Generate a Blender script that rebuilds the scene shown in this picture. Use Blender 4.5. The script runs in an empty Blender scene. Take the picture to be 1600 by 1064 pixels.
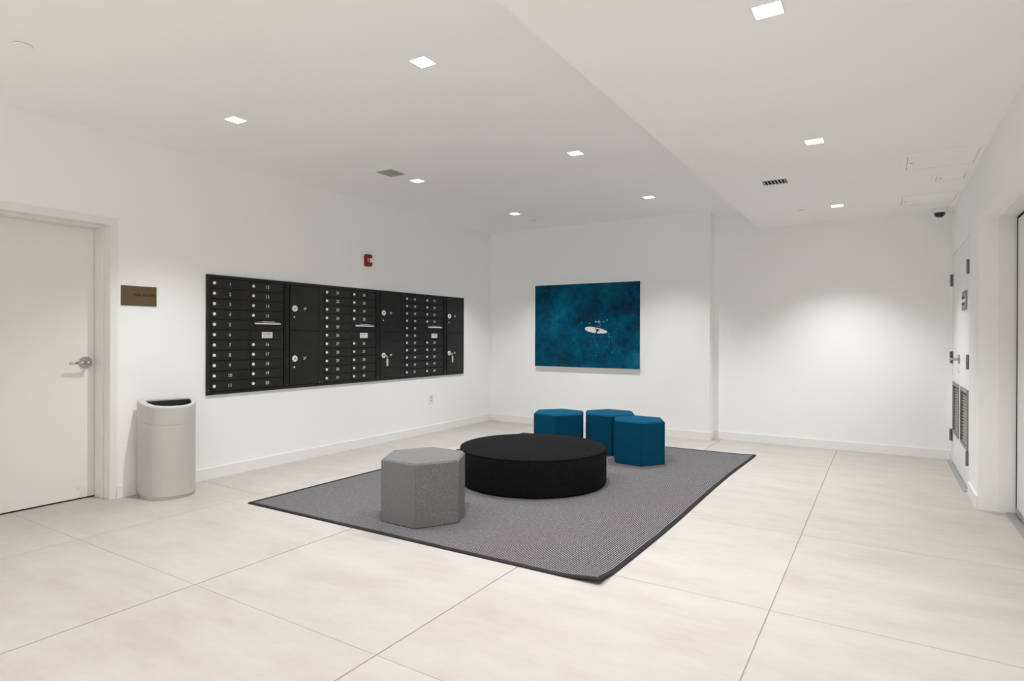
import bpy, bmesh, math, random
from mathutils import Matrix, Vector

S = bpy.context.scene
COL = S.collection
random.seed(7)

# ------------------------------------------------------------------ camera
CAM_F, CAM_YAW, CAM_Y0, CAM_PITCH, CAM_ROLL, CAM_H = 936.2267, 0.55553, 527.2017, -0.00179, -0.00364, 1.2
cam_data = bpy.data.cameras.new('camera')
cam = bpy.data.objects.new('camera', cam_data)
COL.objects.link(cam)
fw = Vector((-math.sin(CAM_YAW) * math.cos(CAM_PITCH), math.cos(CAM_YAW) * math.cos(CAM_PITCH), math.sin(CAM_PITCH)))
rt = Vector((math.cos(CAM_YAW), math.sin(CAM_YAW), 0))
dn = fw.cross(rt)
r2 = rt * math.cos(CAM_ROLL) + dn * math.sin(CAM_ROLL)
d2 = -rt * math.sin(CAM_ROLL) + dn * math.cos(CAM_ROLL)
cm = Matrix((r2, -d2, -fw)).transposed().to_4x4()
cm.translation = Vector((0, 0, CAM_H))
cam.matrix_world = cm
cam_data.sensor_fit = 'HORIZONTAL'
cam_data.sensor_width = 36
cam_data.lens = CAM_F / 1600 * 36
cam_data.shift_y = (CAM_Y0 - 532) / 1600
cam_data.clip_start = 0.02
S.camera = cam

# ------------------------------------------------------------------ world, exposure, lamp strength
world = bpy.data.worlds.new('world')
S.world = world
world.use_nodes = True
world.node_tree.nodes['Background'].inputs[0].default_value = (0.9, 0.95, 1, 1)
world.node_tree.nodes['Background'].inputs[1].default_value = 0.0
S.view_settings.view_transform = 'Standard'
S.view_settings.look = 'None'
S.view_settings.gamma = 1
S.view_settings.use_curve_mapping = False
S.view_settings.exposure = 0.42
LAMP_W = 116.0
REAR_W = 44.0
FILL_W = 110.0  # added fill lamps, unseen at the rear of the room
LAMP_COL = (0.985, 0.99, 1.0)
BEAM = math.radians(101)
S.cycles.max_bounces = 14
S.cycles.diffuse_bounces = 10
S.cycles.use_denoising = True

# ------------------------------------------------------------------ key dimensions
XL, XR = -4.785, 0.565
YL, YB = 7.125, 7.30          # back wall: left (proud) part, right part
XS = -1.72                    # step in the back wall
ZC, ZS, XSOF = 2.662, 2.445, -1.222
YREAR = -3.8
AP = 0.05                     # half aperture of a downlight

# ------------------------------------------------------------------ material helpers
def new_mat(name):
    m = bpy.data.materials.new(name)
    m.use_nodes = True
    nt = m.node_tree
    return m, nt, nt.nodes['Principled BSDF']

def sock(b, rough=0.5, spec=0.5, metal=0.0):
    b.inputs['Roughness'].default_value = rough
    b.inputs['Specular IOR Level'].default_value = spec
    b.inputs['Metallic'].default_value = metal

def noise(nt, scale, detail=3, vec=None, rough=0.55):
    n = nt.nodes.new('ShaderNodeTexNoise')
    n.inputs['Scale'].default_value = scale
    n.inputs['Detail'].default_value = detail
    n.inputs['Roughness'].default_value = rough
    if vec is not None:
        nt.links.new(vec, n.inputs['Vector'])
    return n

def ramp(nt, fac, stops):
    r = nt.nodes.new('ShaderNodeValToRGB')
    e = r.color_ramp.elements
    while len(e) < len(stops):
        e.new(0.5)
    for i, (p, c) in enumerate(stops):
        e[i].position = p
        e[i].color = (*c, 1)
    nt.links.new(fac, r.inputs[0])
    return r

def coords(nt, scale=(1, 1, 1), kind='Object'):
    tc = nt.nodes.new('ShaderNodeTexCoord')
    mp = nt.nodes.new('ShaderNodeMapping')
    mp.inputs['Scale'].default_value = scale
    nt.links.new(tc.outputs[kind], mp.inputs['Vector'])
    return mp

def bump(nt, b, height, strength=0.2, dist=0.002):
    n = nt.nodes.new('ShaderNodeBump')
    n.inputs['Strength'].default_value = strength
    n.inputs['Distance'].default_value = dist
    nt.links.new(height, n.inputs['Height'])
    nt.links.new(n.outputs[0], b.inputs['Normal'])

def mottled(name, c1, c2, scale=3.0, rough=0.6, spec=0.3, metal=0.0, detail=3, bstr=0.0, bscale=200, bdist=0.001, cs=(1, 1, 1)):
    m, nt, b = new_mat(name)
    sock(b, rough, spec, metal)
    mp = coords(nt, cs)
    n = noise(nt, scale, detail, mp.outputs[0])
    r = ramp(nt, n.outputs['Fac'], [(0.3, c1), (0.7, c2)])
    nt.links.new(r.outputs[0], b.inputs['Base Color'])
    if bstr:
        n2 = noise(nt, bscale, 2, mp.outputs[0])
        bump(nt, b, n2.outputs['Fac'], bstr, bdist)
    return m

M = {}
M['wall'] = mottled('wall_paint', (0.885, 0.889, 0.884), (0.905, 0.909, 0.904), 1.2, 0.75, 0.2, bstr=0.08, bscale=260)
M['ceiling'] = mottled('ceiling_paint', (0.90, 0.90, 0.897), (0.92, 0.92, 0.917), 1.0, 0.85, 0.15)
M['trim'] = mottled('trim_paint', (0.83, 0.83, 0.825), (0.85, 0.85, 0.845), 3, 0.4, 0.4)
M['frame_paint'] = mottled('door_frame_paint', (0.79, 0.785, 0.77), (0.81, 0.805, 0.79), 4, 0.45, 0.4)
M['white_metal'] = mottled('white_powder_coat', (0.80, 0.80, 0.79), (0.82, 0.82, 0.81), 6, 0.45, 0.4)
M['grout'] = mottled('grout', (0.26, 0.235, 0.21), (0.33, 0.30, 0.27), 40, 0.9, 0.1)
M['steel'] = mottled('brushed_steel', (0.42, 0.42, 0.42), (0.52, 0.52, 0.51), 60, 0.32, 0.5, 1.0, cs=(1, 1, 12))
M['hinge_steel'] = mottled('dull_hinge_steel', (0.20, 0.20, 0.205), (0.30, 0.30, 0.305), 40, 0.45, 0.5, 1.0)
M['silver'] = mottled('bright_silver', (0.86, 0.855, 0.85), (0.92, 0.915, 0.91), 50, 0.35, 0.5, 0.15)
M['dark_gap'] = mottled('black_rubber_gap_shade', (0.012, 0.012, 0.012), (0.02, 0.02, 0.02), 20, 0.8, 0.2)  # rubber parts, and the shade in gaps and slots painted black
M['black_box'] = mottled('black_powder_coat', (0.0105, 0.0105, 0.010), (0.015, 0.015, 0.0142), 5, 0.42, 0.35, bstr=0.06, bscale=500)
M['black_frame'] = mottled('black_frame_coat', (0.010, 0.010, 0.0095), (0.0145, 0.0145, 0.0137), 5, 0.42, 0.35)
M['print_white'] = mottled('white_print', (0.78, 0.78, 0.77), (0.84, 0.84, 0.83), 30, 0.6, 0.2)
M['print_dark'] = mottled('dark_print', (0.012, 0.010, 0.008), (0.02, 0.016, 0.012), 30, 0.6, 0.2)
M['print_grey'] = mottled('grey_print', (0.25, 0.25, 0.25), (0.35, 0.35, 0.35), 30, 0.6, 0.2)
M['bronze'] = mottled('bronze_plate', (0.115, 0.082, 0.040), (0.140, 0.100, 0.050), 25, 0.55, 0.4, 0.25, cs=(1, 1, 8))
M['red'] = mottled('red_plastic', (0.24, 0.004, 0.006), (0.29, 0.006, 0.008), 8, 0.4, 0.5)
M['lens'] = mottled('clear_lens', (0.72, 0.74, 0.75), (0.85, 0.86, 0.87), 30, 0.15, 0.6)
M['dome'] = mottled('smoked_dome', (0.008, 0.008, 0.008), (0.014, 0.014, 0.014), 8, 0.08, 0.6)
M['can'] = mottled('can_white_coat', (0.52, 0.50, 0.48), (0.55, 0.53, 0.51), 4, 0.42, 0.4)
M['can_lid'] = mottled('can_lid_coat', (0.70, 0.69, 0.67), (0.73, 0.72, 0.70), 4, 0.42, 0.4)
M['liner'] = mottled('black_liner', (0.006, 0.006, 0.007), (0.016, 0.016, 0.018), 30, 0.35, 0.5, bstr=0.6, bscale=40, bdist=0.01)
M['key_tag'] = mottled('pale_key_tag', (0.55, 0.55, 0.45), (0.72, 0.72, 0.62), 40, 0.5, 0.4)
M['vent_dark'] = mottled('recess_shade_dark', (0.02, 0.02, 0.02), (0.03, 0.03, 0.03), 8, 0.8, 0.1)  # near-black stands for the shade inside vents and louvres
M['vent_slat'] = mottled('vent_slat_grey', (0.36, 0.36, 0.35), (0.42, 0.42, 0.41), 8, 0.6, 0.3)
M['vent_slat_white'] = mottled('vent_slat_white', (0.55, 0.55, 0.54), (0.62, 0.62, 0.61), 8, 0.6, 0.3)
M['louver'] = mottled('louver_bronze_grey', (0.33, 0.315, 0.285), (0.40, 0.385, 0.35), 10, 0.5, 0.4)
M['louver_frame'] = mottled('louver_frame_grey', (0.24, 0.24, 0.235), (0.30, 0.30, 0.29), 10, 0.5, 0.4)
M['threshold'] = mottled('threshold_aluminium', (0.34, 0.34, 0.335), (0.46, 0.46, 0.45), 60, 0.45, 0.5, 0.6, cs=(12, 1, 1))
M['board_white'] = mottled('surfboard_white', (0.80, 0.76, 0.74), (0.86, 0.83, 0.82), 20, 0.6, 0.2)
M['person'] = mottled('swimmer_dark', (0.03, 0.008, 0.010), (0.06, 0.016, 0.018), 40, 0.6, 0.2)
M['foam'] = mottled('foam_pale_blue', (0.15, 0.33, 0.46), (0.42, 0.60, 0.72), 60, 0.6, 0.2)
M['canvas_edge'] = mottled('canvas_edge_white', (0.70, 0.74, 0.78), (0.76, 0.80, 0.83), 10, 0.6, 0.2)
M['binding'] = mottled('rug_binding', (0.020, 0.018, 0.021), (0.042, 0.038, 0.043), 120, 0.9, 0.1, bstr=0.5, bscale=300)

def door_leaf_mat():
    m, nt, b = new_mat('scuffed_door_paint')
    sock(b, 0.45, 0.35)
    mp = coords(nt)
    n = noise(nt, 6.5, 4, mp.outputs[0], 0.65)
    r = ramp(nt, n.outputs['Fac'], [(0.0, (0.80, 0.79, 0.77)), (0.60, (0.80, 0.79, 0.77)), (0.70, (0.66, 0.645, 0.62)), (1.0, (0.5, 0.49, 0.47))])
    # scuffs only near the kick zone (dirt with a shape of its own)
    sx = nt.nodes.new('ShaderNodeSeparateXYZ')
    nt.links.new(mp.outputs[0], sx.inputs[0])
    mr = nt.nodes.new('ShaderNodeMapRange')
    mr.inputs[1].default_value = 0.1
    mr.inputs[2].default_value = 0.32
    mr.inputs[3].default_value = 1
    mr.inputs[4].default_value = 0
    nt.links.new(sx.outputs[2], mr.inputs[0])
    mx = nt.nodes.new('ShaderNodeMix')
    mx.data_type = 'RGBA'
    mx.inputs[6].default_value = (0.80, 0.79, 0.77, 1)
    nt.links.new(mr.outputs[0], mx.inputs[0])
    nt.links.new(r.outputs[0], mx.inputs[7])
    nt.links.new(mx.outputs[2], b.inputs['Base Color'])
    return m
M['door'] = door_leaf_mat()

def tile_mat():
    m, nt, b = new_mat('porcelain_tile')
    sock(b, 0.55, 0.25)
    tc = nt.nodes.new('ShaderNodeTexCoord')
    oi = nt.nodes.new('ShaderNodeObjectInfo')
    ml = nt.nodes.new('ShaderNodeVectorMath')
    ml.operation = 'MULTIPLY_ADD'
    ml.inputs[1].default_value = (1.0, 2.6, 1)
    nt.links.new(tc.outputs['Object'], ml.inputs[0])
    sc = nt.nodes.new('ShaderNodeVectorMath')
    sc.operation = 'SCALE'
    sc.inputs[0].default_value = (37, 53, 0)
    nt.links.new(oi.outputs['Random'], sc.inputs['Scale'])
    nt.links.new(sc.outputs[0], ml.inputs[2])
    n1 = noise(nt, 1.6, 6, ml.outputs[0], 0.62)
    n2 = noise(nt, 9.0, 5, ml.outputs[0], 0.6)
    mm = nt.nodes.new('ShaderNodeMath')
    mm.operation = 'MULTIPLY_ADD'
    mm.inputs[1].default_value = 0.25
    nt.links.new(n2.outputs['Fac'], mm.inputs[0])
    ms = nt.nodes.new('ShaderNodeMath')
    ms.operation = 'MULTIPLY'
    ms.inputs[1].default_value = 0.75
    nt.links.new(n1.outputs['Fac'], ms.inputs[0])
    nt.links.new(ms.outputs[0], mm.inputs[2])
    r = ramp(nt, mm.outputs[0], [(0.32, (0.408, 0.376, 0.338)), (0.5, (0.455, 0.427, 0.395)), (0.68, (0.488, 0.465, 0.438))])
    nt.links.new(r.outputs[0], b.inputs['Base Color'])
    return m
M['tile'] = tile_mat()

def felt(name, c1, c2, scale, rough=0.95, sheen=0.0):
    m, nt, b = new_mat(name)
    sock(b, rough, 0.1)
    b.inputs['Sheen Weight'].default_value = sheen
    mp = coords(nt)
    n = noise(nt, scale, 4, mp.outputs[0], 0.7)
    r = ramp(nt, n.outputs['Fac'], [(0.36, c1), (0.64, c2)])
    nt.links.new(r.outputs[0], b.inputs['Base Color'])
    n2 = noise(nt, scale * 3, 2, mp.outputs[0])
    bump(nt, b, n2.outputs['Fac'], 0.35, 0.002)
    return m
M['grey_felt'] = felt('grey_felt', (0.125, 0.125, 0.122), (0.225, 0.225, 0.221), 150)
M['black_felt'] = felt('black_felt', (0.003, 0.003, 0.0033), (0.0115, 0.0115, 0.0128), 120, sheen=0.0)
M['blue_felt'] = felt('blue_felt', (0.0010, 0.057, 0.112), (0.0018, 0.072, 0.138), 120)

def rug_mat():
    m, nt, b = new_mat('striped_flatweave')
    sock(b, 0.95, 0.1)
    uv = nt.nodes.new('ShaderNodeUVMap')
    uv.uv_map = 'weave'
    sx = nt.nodes.new('ShaderNodeSeparateXYZ')
    nt.links.new(uv.outputs[0], sx.inputs[0])
    # small wander of the ribs
    nw = noise(nt, 3.0, 2, uv.outputs[0])
    md = nt.nodes.new('ShaderNodeMath')
    md.operation = 'MULTIPLY_ADD'
    md.inputs[1].default_value = 0.012
    nt.links.new(nw.outputs['Fac'], md.inputs[0])
    nt.links.new(sx.outputs[0], md.inputs[2])
    ph = nt.nodes.new('ShaderNodeMath')
    ph.operation = 'MULTIPLY'
    ph.inputs[1].default_value = 2 * math.pi / 0.0132
    nt.links.new(md.outputs[0], ph.inputs[0])
    sn = nt.nodes.new('ShaderNodeMath')
    sn.operation = 'SINE'
    nt.links.new(ph.outputs[0], sn.inputs[0])
    # broken thread look
    st = nt.nodes.new('ShaderNodeVectorMath')
    st.operation = 'MULTIPLY'
    st.inputs[1].default_value = (1.0, 0.12, 1.0)
    nt.links.new(uv.outputs[0], st.inputs[0])
    nz = noise(nt, 150, 3, st.outputs[0], 0.6)
    ad = nt.nodes.new('ShaderNodeMath')
    ad.operation = 'MULTIPLY_ADD'
    ad.inputs[1].default_value = 0.55
    nt.links.new(nz.outputs['Fac'], ad.inputs[0])
    nt.links.new(sn.outputs[0], ad.inputs[2])
    mr = nt.nodes.new('ShaderNodeMapRange')
    mr.inputs[1].default_value = 0.0
    mr.inputs[2].default_value = 0.9
    nt.links.new(ad.outputs[0], mr.inputs[0])
    r = ramp(nt, mr.outputs[0], [(0.1, (0.017, 0.015, 0.018)), (0.9, (0.30, 0.29, 0.295))])
    # uneven yarn: small patches a little lighter or darker
    ny = noise(nt, 45, 4, uv.outputs[0], 0.7)
    my = nt.nodes.new('ShaderNodeMapRange')
    my.inputs[1].default_value = 0.3
    my.inputs[2].default_value = 0.7
    my.inputs[3].default_value = 0.68
    my.inputs[4].default_value = 1.18
    nt.links.new(ny.outputs['Fac'], my.inputs[0])
    mv = nt.nodes.new('ShaderNodeVectorMath')
    mv.operation = 'SCALE'
    nt.links.new(r.outputs[0], mv.inputs[0])
    nt.links.new(my.outputs[0], mv.inputs['Scale'])
    nt.links.new(mv.outputs[0], b.inputs['Base Color'])
    bump(nt, b, sn.outputs[0], 0.35, 0.002)
    return m
M['rug'] = rug_mat()

def sea_mat():
    m, nt, b = new_mat('sea_print')
    sock(b, 0.7, 0.04)
    mp = coords(nt)
    n1 = noise(nt, 2.2, 4, mp.outputs[0], 0.6)
    n2 = noise(nt, 14, 5, mp.outputs[0], 0.65)
    mm = nt.nodes.new('ShaderNodeMath')
    mm.operation = 'MULTIPLY_ADD'
    mm.inputs[1].default_value = 0.35
    ms = nt.nodes.new('ShaderNodeMath')
    ms.operation = 'MULTIPLY'
    ms.inputs[1].default_value = 0.65
    nt.links.new(n2.outputs['Fac'], mm.inputs[0])
    nt.links.new(n1.outputs['Fac'], ms.inputs[0])
    nt.links.new(ms.outputs[0], mm.inputs[2])
    r = ramp(nt, mm.outputs[0], [(0.38, (0.007, 0.034, 0.050)), (0.47, (0.003, 0.055, 0.105)), (0.55, (0.002, 0.085, 0.158)), (0.64, (0.010, 0.13, 0.19))])
    nt.links.new(r.outputs[0], b.inputs['Base Color'])
    return m
M['sea'] = sea_mat()

def lamp_mat():
    m = bpy.data.materials.new('lit_downlight_lens')
    m.use_nodes = True
    nt = m.node_tree
    nt.nodes.clear()
    o = nt.nodes.new('ShaderNodeOutputMaterial')
    e = nt.nodes.new('ShaderNodeEmission')
    e.inputs[0].default_value = (1, 0.985, 0.96, 1)
    e.inputs[1].default_value = 6.0
    nt.links.new(e.outputs[0], o.inputs[0])
    m.cycles.emission_sampling = 'NONE'
    return m
M['lamp'] = lamp_mat()

# ------------------------------------------------------------------ mesh helpers
def obj(name, me, mat, parent=None, loc=(0, 0, 0), smooth=False):
    o = bpy.data.objects.new(name, me)
    COL.objects.link(o)
    o.location = loc
    if parent is not None:
        o.parent = parent
    if mat is not None and not me.materials:
        me.materials.append(M[mat] if isinstance(mat, str) else mat)
    if smooth:
        for p in me.polygons:
            p.use_smooth = True
    return o

def bm_obj(name, bm, mat, parent=None, loc=(0, 0, 0), smooth=False):
    bmesh.ops.recalc_face_normals(bm, faces=bm.faces)
    me = bpy.data.meshes.new(name)
    bm.to_mesh(me)
    bm.free()
    return obj(name, me, mat, parent, loc, smooth)

def add_box(bm, x0, x1, y0, y1, z0, z1):
    vs = [bm.verts.new((x, y, z)) for z in (z0, z1) for y in (y0, y1) for x in (x0, x1)]
    for f in ((0, 2, 3, 1), (4, 5, 7, 6), (0, 1, 5, 4), (2, 6, 7, 3), (0, 4, 6, 2), (1, 3, 7, 5)):
        bm.faces.new([vs[i] for i in f])
    return vs

def boxes(name, lst, mat, parent=None, loc=(0, 0, 0), bev=0.0, seg=2):
    bm = bmesh.new()
    for b in lst:
        add_box(bm, *b)
    if bev:
        bmesh.ops.bevel(bm, geom=bm.edges[:], offset=bev, segments=seg, affect='EDGES', profile=0.6)
    return bm_obj(name, bm, mat, parent, loc)

def add_cyl(bm, p0, p1, r0, r1=None, n=16, cap=True):
    r1 = r0 if r1 is None else r1
    a, b = Vector(p0), Vector(p1)
    d = (b - a).normalized()
    u = d.orthogonal().normalized()
    v = d.cross(u)
    rings = []
    for c, r in ((a, r0), (b, r1)):
        rings.append([bm.verts.new(c + (u * math.cos(2 * math.pi * i / n) + v * math.sin(2 * math.pi * i / n)) * r) for i in range(n)])
    for i in range(n):
        j = (i + 1) % n
        bm.faces.new((rings[0][i], rings[0][j], rings[1][j], rings[1][i]))
    if cap:
        bm.faces.new(rings[0][::-1])
        bm.faces.new(rings[1])

def add_lathe(bm, prof, axis='z', n=24, origin=(0, 0, 0)):
    """prof: list of (radius, height) along the axis"""
    rings = []
    o = Vector(origin)
    def pt(r, h, t):
        c, s = r * math.cos(t), r * math.sin(t)
        if axis == 'z':
            return o + Vector((c, s, h))
        return o + Vector((h, c, s))
    for r, h in prof:
        if r < 1e-6:
            rings.append([bm.verts.new(pt(0, h, 0))])
        else:
            rings.append([bm.verts.new(pt(r, h, 2 * math.pi * i / n)) for i in range(n)])
    for a, b in zip(rings, rings[1:]):
        for i in range(n):
            j = (i + 1) % n
            if len(a) == 1:
                bm.faces.new((a[0], b[j], b[i]))
            elif len(b) == 1:
                bm.faces.new((a[i], a[j], b[0]))
            else:
                bm.faces.new((a[i], a[j], b[j], b[i]))

def empty(name, loc, rz=0.0):
    o = bpy.data.objects.new(name, None)
    COL.objects.link(o)
    o.location = loc
    o.rotation_euler = (0, 0, rz)
    o.empty_display_size = 0.1
    return o

def tag(o, label, cat, group=None):
    o['label'] = label
    o['category'] = cat
    if group:
        o['group'] = group
    return o

def struct(o, label=None):
    o['kind'] = 'structure'
    if label:
        o['label'] = label
    return o

TEXT_CACHE = {}
def text_mesh(body, size, extrude=0.0006, align='CENTER', wall='left', spacing=1.0):
    key = (body, size, align, wall, spacing)
    if key in TEXT_CACHE:
        return TEXT_CACHE[key]
    cu = bpy.data.curves.new('lettering', 'FONT')
    cu.body = body
    cu.size = size
    cu.extrude = extrude
    cu.align_x = align
    cu.align_y = 'CENTER'
    cu.resolution_u = 3
    cu.space_character = spacing
    t = bpy.data.objects.new('lettering', cu)
    me = bpy.data.meshes.new_from_object(t)
    bpy.data.objects.remove(t)
    if wall == 'left':      # faces +x, reads along +y
        mx = Matrix(((0, 0, 1, 0), (1, 0, 0, 0), (0, 1, 0, 0), (0, 0, 0, 1)))
    elif wall == 'left_up':  # faces +x, reads upward
        mx = Matrix(((0, 0, 1, 0), (0, -1, 0, 0), (1, 0, 0, 0), (0, 0, 0, 1)))
    else:                   # right wall: faces -x, reads along -y
        mx = Matrix(((0, 0, -1, 0), (-1, 0, 0, 0), (0, 1, 0, 0), (0, 0, 0, 1)))
    me.transform(mx)
    me.name = 'lettering'
    TEXT_CACHE[key] = me
    return me

# ------------------------------------------------------------------ floor and its tiles
xs = [-4.785, -4.009, -2.813, -1.617, -0.421, 0.775]
ys = [YREAR, -3.107, -1.917, -0.727, 0.463, 1.645, 2.835, 4.02, 5.21, 6.40, YB]
floor = struct(boxes('floor', [(-5.3, 1.2, YREAR - 0.2, YB + 0.2, -0.12, -0.0025)], 'grout'), 'pale beige large format porcelain floor')
GJ = 0.0010
tile_cache = {}
for i in range(len(xs) - 1):
    for j in range(len(ys) - 1):
        x0, x1, y0, y1 = xs[i], xs[i + 1], ys[j], ys[j + 1]
        if i == 0:
            x0 = -5.2          # runs under the wall and door
        if i == len(xs) - 2:
            x1 = 1.0
        w, d = x1 - x0 - 2 * GJ, y1 - y0 - 2 * GJ
        key = (round(w, 2), round(d, 2))
        if key not in tile_cache:
            bm = bmesh.new()
            add_box(bm, -w / 2, w / 2, -d / 2, d / 2, -0.011, 0)
            bmesh.ops.bevel(bm, geom=[e for e in bm.edges if all(v.co.z > -0.001 for v in e.verts)], offset=0.0008, segments=1, affect='EDGES')
            bmesh.ops.recalc_face_normals(bm, faces=bm.faces)
            me = bpy.data.meshes.new('floor_tile')
            bm.to_mesh(me)
            bm.free()
            me.materials.append(M['tile'])
            tile_cache[key] = me
        obj('floor_tile', tile_cache[key], None, floor, ((x0 + x1) / 2, (y0 + y1) / 2, 0))

# ------------------------------------------------------------------ walls
DY0, DY1, DZ = 1.185, 2.159, 1.999        # left door opening
FW = 0.046
struct(boxes('wall_left', [
    (XL - 0.26, XL, YREAR, DY0 - FW, 0, ZC + 0.1),
    (XL - 0.26, XL, DY0 - FW, DY1 + FW, DZ + 0.052, ZC + 0.1),
    (XL - 0.26, XL, DY1 + FW, YL + 0.2, 0, ZC + 0.1)], 'wall'), 'long white wall with the mailboxes')
struct(boxes('wall_back', [
    (XL, XS, YL, YB + 0.2, 0, ZC + 0.1),
    (XS, XR + 0.4, YB, YB + 0.2, 0, ZC + 0.1)], 'wall'), 'white far wall with a shallow step')
RD0, RD1, RDZ = 5.83, 7.19, 2.006         # right louvred double door
RC0, RC1, RCZ = 3.25, 5.285, 2.030        # right door recess
struct(boxes('wall_right', [
    (XR, XR + 0.32, YREAR, RC0, 0, ZS + 0.1),
    (XR, XR + 0.32, RC0, RC1, RCZ, ZS + 0.1),
    (XR, XR + 0.32, RC1, RD0 - 0.045, 0, ZS + 0.1),
    (XR, XR + 0.32, RD0 - 0.045, RD1 + 0.045, RDZ + 0.045, ZS + 0.1),
    (XR, XR + 0.32, RD1 + 0.045, YB, 0, ZS + 0.1)], 'wall'), 'white wall with louvred doors and a recess')
struct(boxes('wall_rear', [(XL - 0.26, XR + 0.32, YREAR - 0.15, YREAR, 0, ZC + 0.1)], 'wall'), 'white wall behind the viewer')

# ------------------------------------------------------------------ ceiling with real openings for the downlights
LX = (-3.742, -2.097)
LIGHTS = []
for y in (6.085, 4.325, 2.465, 0.62, -1.2, -2.7):  # the two rearmost rows are added for fill light
    for x in LX:
        if y > 2 or y < 0 or x > -3:
            LIGHTS.append((x, y, ZC))
for y in (6.43, 4.245, 2.45, 0.62, -1.2, -2.7):
    LIGHTS.append((-0.380, y, ZS))

def slab(bm, x0, x1, y0, y1, z, holes):
    gx = sorted({x0, x1, *[h[0] - AP for h in holes], *[h[0] + AP for h in holes]})
    gy = sorted({y0, y1, *[h[1] - AP for h in holes], *[h[1] + AP for h in holes]})
    vd = {}
    def v(x, y):
        k = (x, y)
        if k not in vd:
            vd[k] = bm.verts.new((x, y, z))
        return vd[k]
    for a, b in zip(gx, gx[1:]):
        for c, d in zip(gy, gy[1:]):
            mx, my = (a + b) / 2, (c + d) / 2
            if any(abs(mx - h[0]) < AP and abs(my - h[1]) < AP for h in holes):
                continue
            bm.faces.new((v(a, c), v(a, d), v(b, d), v(b, c)))   # faces down

bm = bmesh.new()
slab(bm, XL - 0.05, XSOF + 0.3, YREAR - 0.05, YB + 0.05, ZC, [h for h in LIGHTS if h[2] == ZC])
me = bpy.data.meshes.new('ceiling')
bm.to_mesh(me)
bm.free()
ceiling = struct(obj('ceiling', me, 'ceiling'), 'high white ceiling over the mailboxes')
bm = bmesh.new()
slab(bm, XSOF, XR + 0.05, YREAR - 0.05, YB + 0.05, ZS, [h for h in LIGHTS if h[2] == ZS])
vs = [bm.verts.new(p) for p in ((XSOF, YREAR - 0.05, ZS), (XSOF, YB + 0.05, ZS), (XSOF, YB + 0.05, ZC + 0.05), (XSOF, YREAR - 0.05, ZC + 0.05))]
bm.faces.new(vs)
me = bpy.data.meshes.new('soffit')
bm.to_mesh(me)
bm.free()
obj('soffit', me, 'ceiling', ceiling)

# ------------------------------------------------------------------ baseboards
BH, BT = 0.095, 0.013
def baseboard(name, path, label):
    """path: list of boxes; each gets an eased top edge"""
    bm = bmesh.new()
    for b in path:
        add_box(bm, *b)
    top = [e for e in bm.edges if all(abs(v.co.z - BH) < 1e-5 for v in e.verts)]
    bmesh.ops.bevel(bm, geom=top, offset=0.004, segments=2, affect='EDGES')
    return struct(bm_obj(name, bm, 'trim'), label)
baseboard('baseboard_left', [(XL, XL + BT, DY1 + FW + 0.002, YL - 0.001, 0, BH)], 'white baseboard below the mailboxes')
baseboard('baseboard_back', [(XL + BT, XS + BT, YL - BT, YL, 0, BH), (XS, XS + BT, YL, YB - BT, 0, BH), (XS, XR - 0.002, YB - BT, YB, 0, BH)], 'white baseboard along the far wall')
baseboard('baseboard_right', [(XR - BT, XR, RC1 + 0.001, RD0 - 0.047, 0, BH)], 'short white baseboard beside the louvred doors')
baseboard('baseboard_rear', [(XL, XR, YREAR, YREAR + BT, 0, BH), (XR - BT, XR, YREAR + BT, RC0, 0, BH), (XL, XL + BT, YREAR + BT, DY0 - FW - 0.002, 0, BH)], 'white baseboard behind the viewer')

# ------------------------------------------------------------------ mail room door (left)
d1 = struct(empty('door_1', (XL, (DY0 + DY1) / 2, 0)), 'plain white scuffed door with a steel lever in a deep frame')
hw = (DY1 - DY0) / 2
xo, xi = 0.007, -0.235
boxes('door_frame', [
    (xi, xo, hw, hw + FW, 0, DZ + 0.052), (xi, xo, -hw - FW, -hw, 0, DZ + 0.052), (xi, xo, -hw, hw, DZ, DZ + 0.052)], 'frame_paint', d1, bev=0.0015, seg=1)
boxes('door_stop', [
    (-0.190, -0.085, hw - 0.014, hw, 0, DZ), (-0.190, -0.085, -hw, -hw + 0.014, 0, DZ), (-0.190, -0.085, -hw + 0.014, hw - 0.014, DZ - 0.014, DZ)], 'frame_paint', d1, bev=0.001, seg=1)
boxes('door_leaf', [(-0.235, -0.196, -hw + 0.002, hw - 0.002, 0.010, DZ - 0.003)], 'door', d1, bev=0.0015, seg=1)
boxes('sweep_or_gap_shade', [(-0.232, -0.200, -hw + 0.002, hw - 0.002, 0.0005, 0.010)], 'dark_gap', d1)  # black strip painted for the shade in the gap under the leaf
hd = empty('lever_handle', (-0.196, hw - 0.075, 0.997))
hd.parent = d1
bm = bmesh.new()
add_lathe(bm, [(0, 0), (0.043, 0), (0.043, 0.006), (0.038, 0.011), (0.018, 0.013), (0.015, 0.016), (0, 0.016)], 'x', 28)
bm_obj('rose', bm, 'steel', hd)
bm = bmesh.new()
add_cyl(bm, (0.01, 0, 0), (0.068, 0, 0), 0.0115, n=16)
path = [Vector((0.060, 0.012, 0)), Vector((0.064, -0.02, 0)), Vector((0.062, -0.07, -0.001)), Vector((0.057, -0.122, -0.002))]
ra = [0.0125, 0.0115, 0.0095, 0.008]
for a, b, r0, r1_ in zip(path, path[1:], ra, ra[1:]):
    add_cyl(bm, a, b, r0, r1_, 12)
bm_obj('lever', bm, 'steel', hd, smooth=True)

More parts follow.
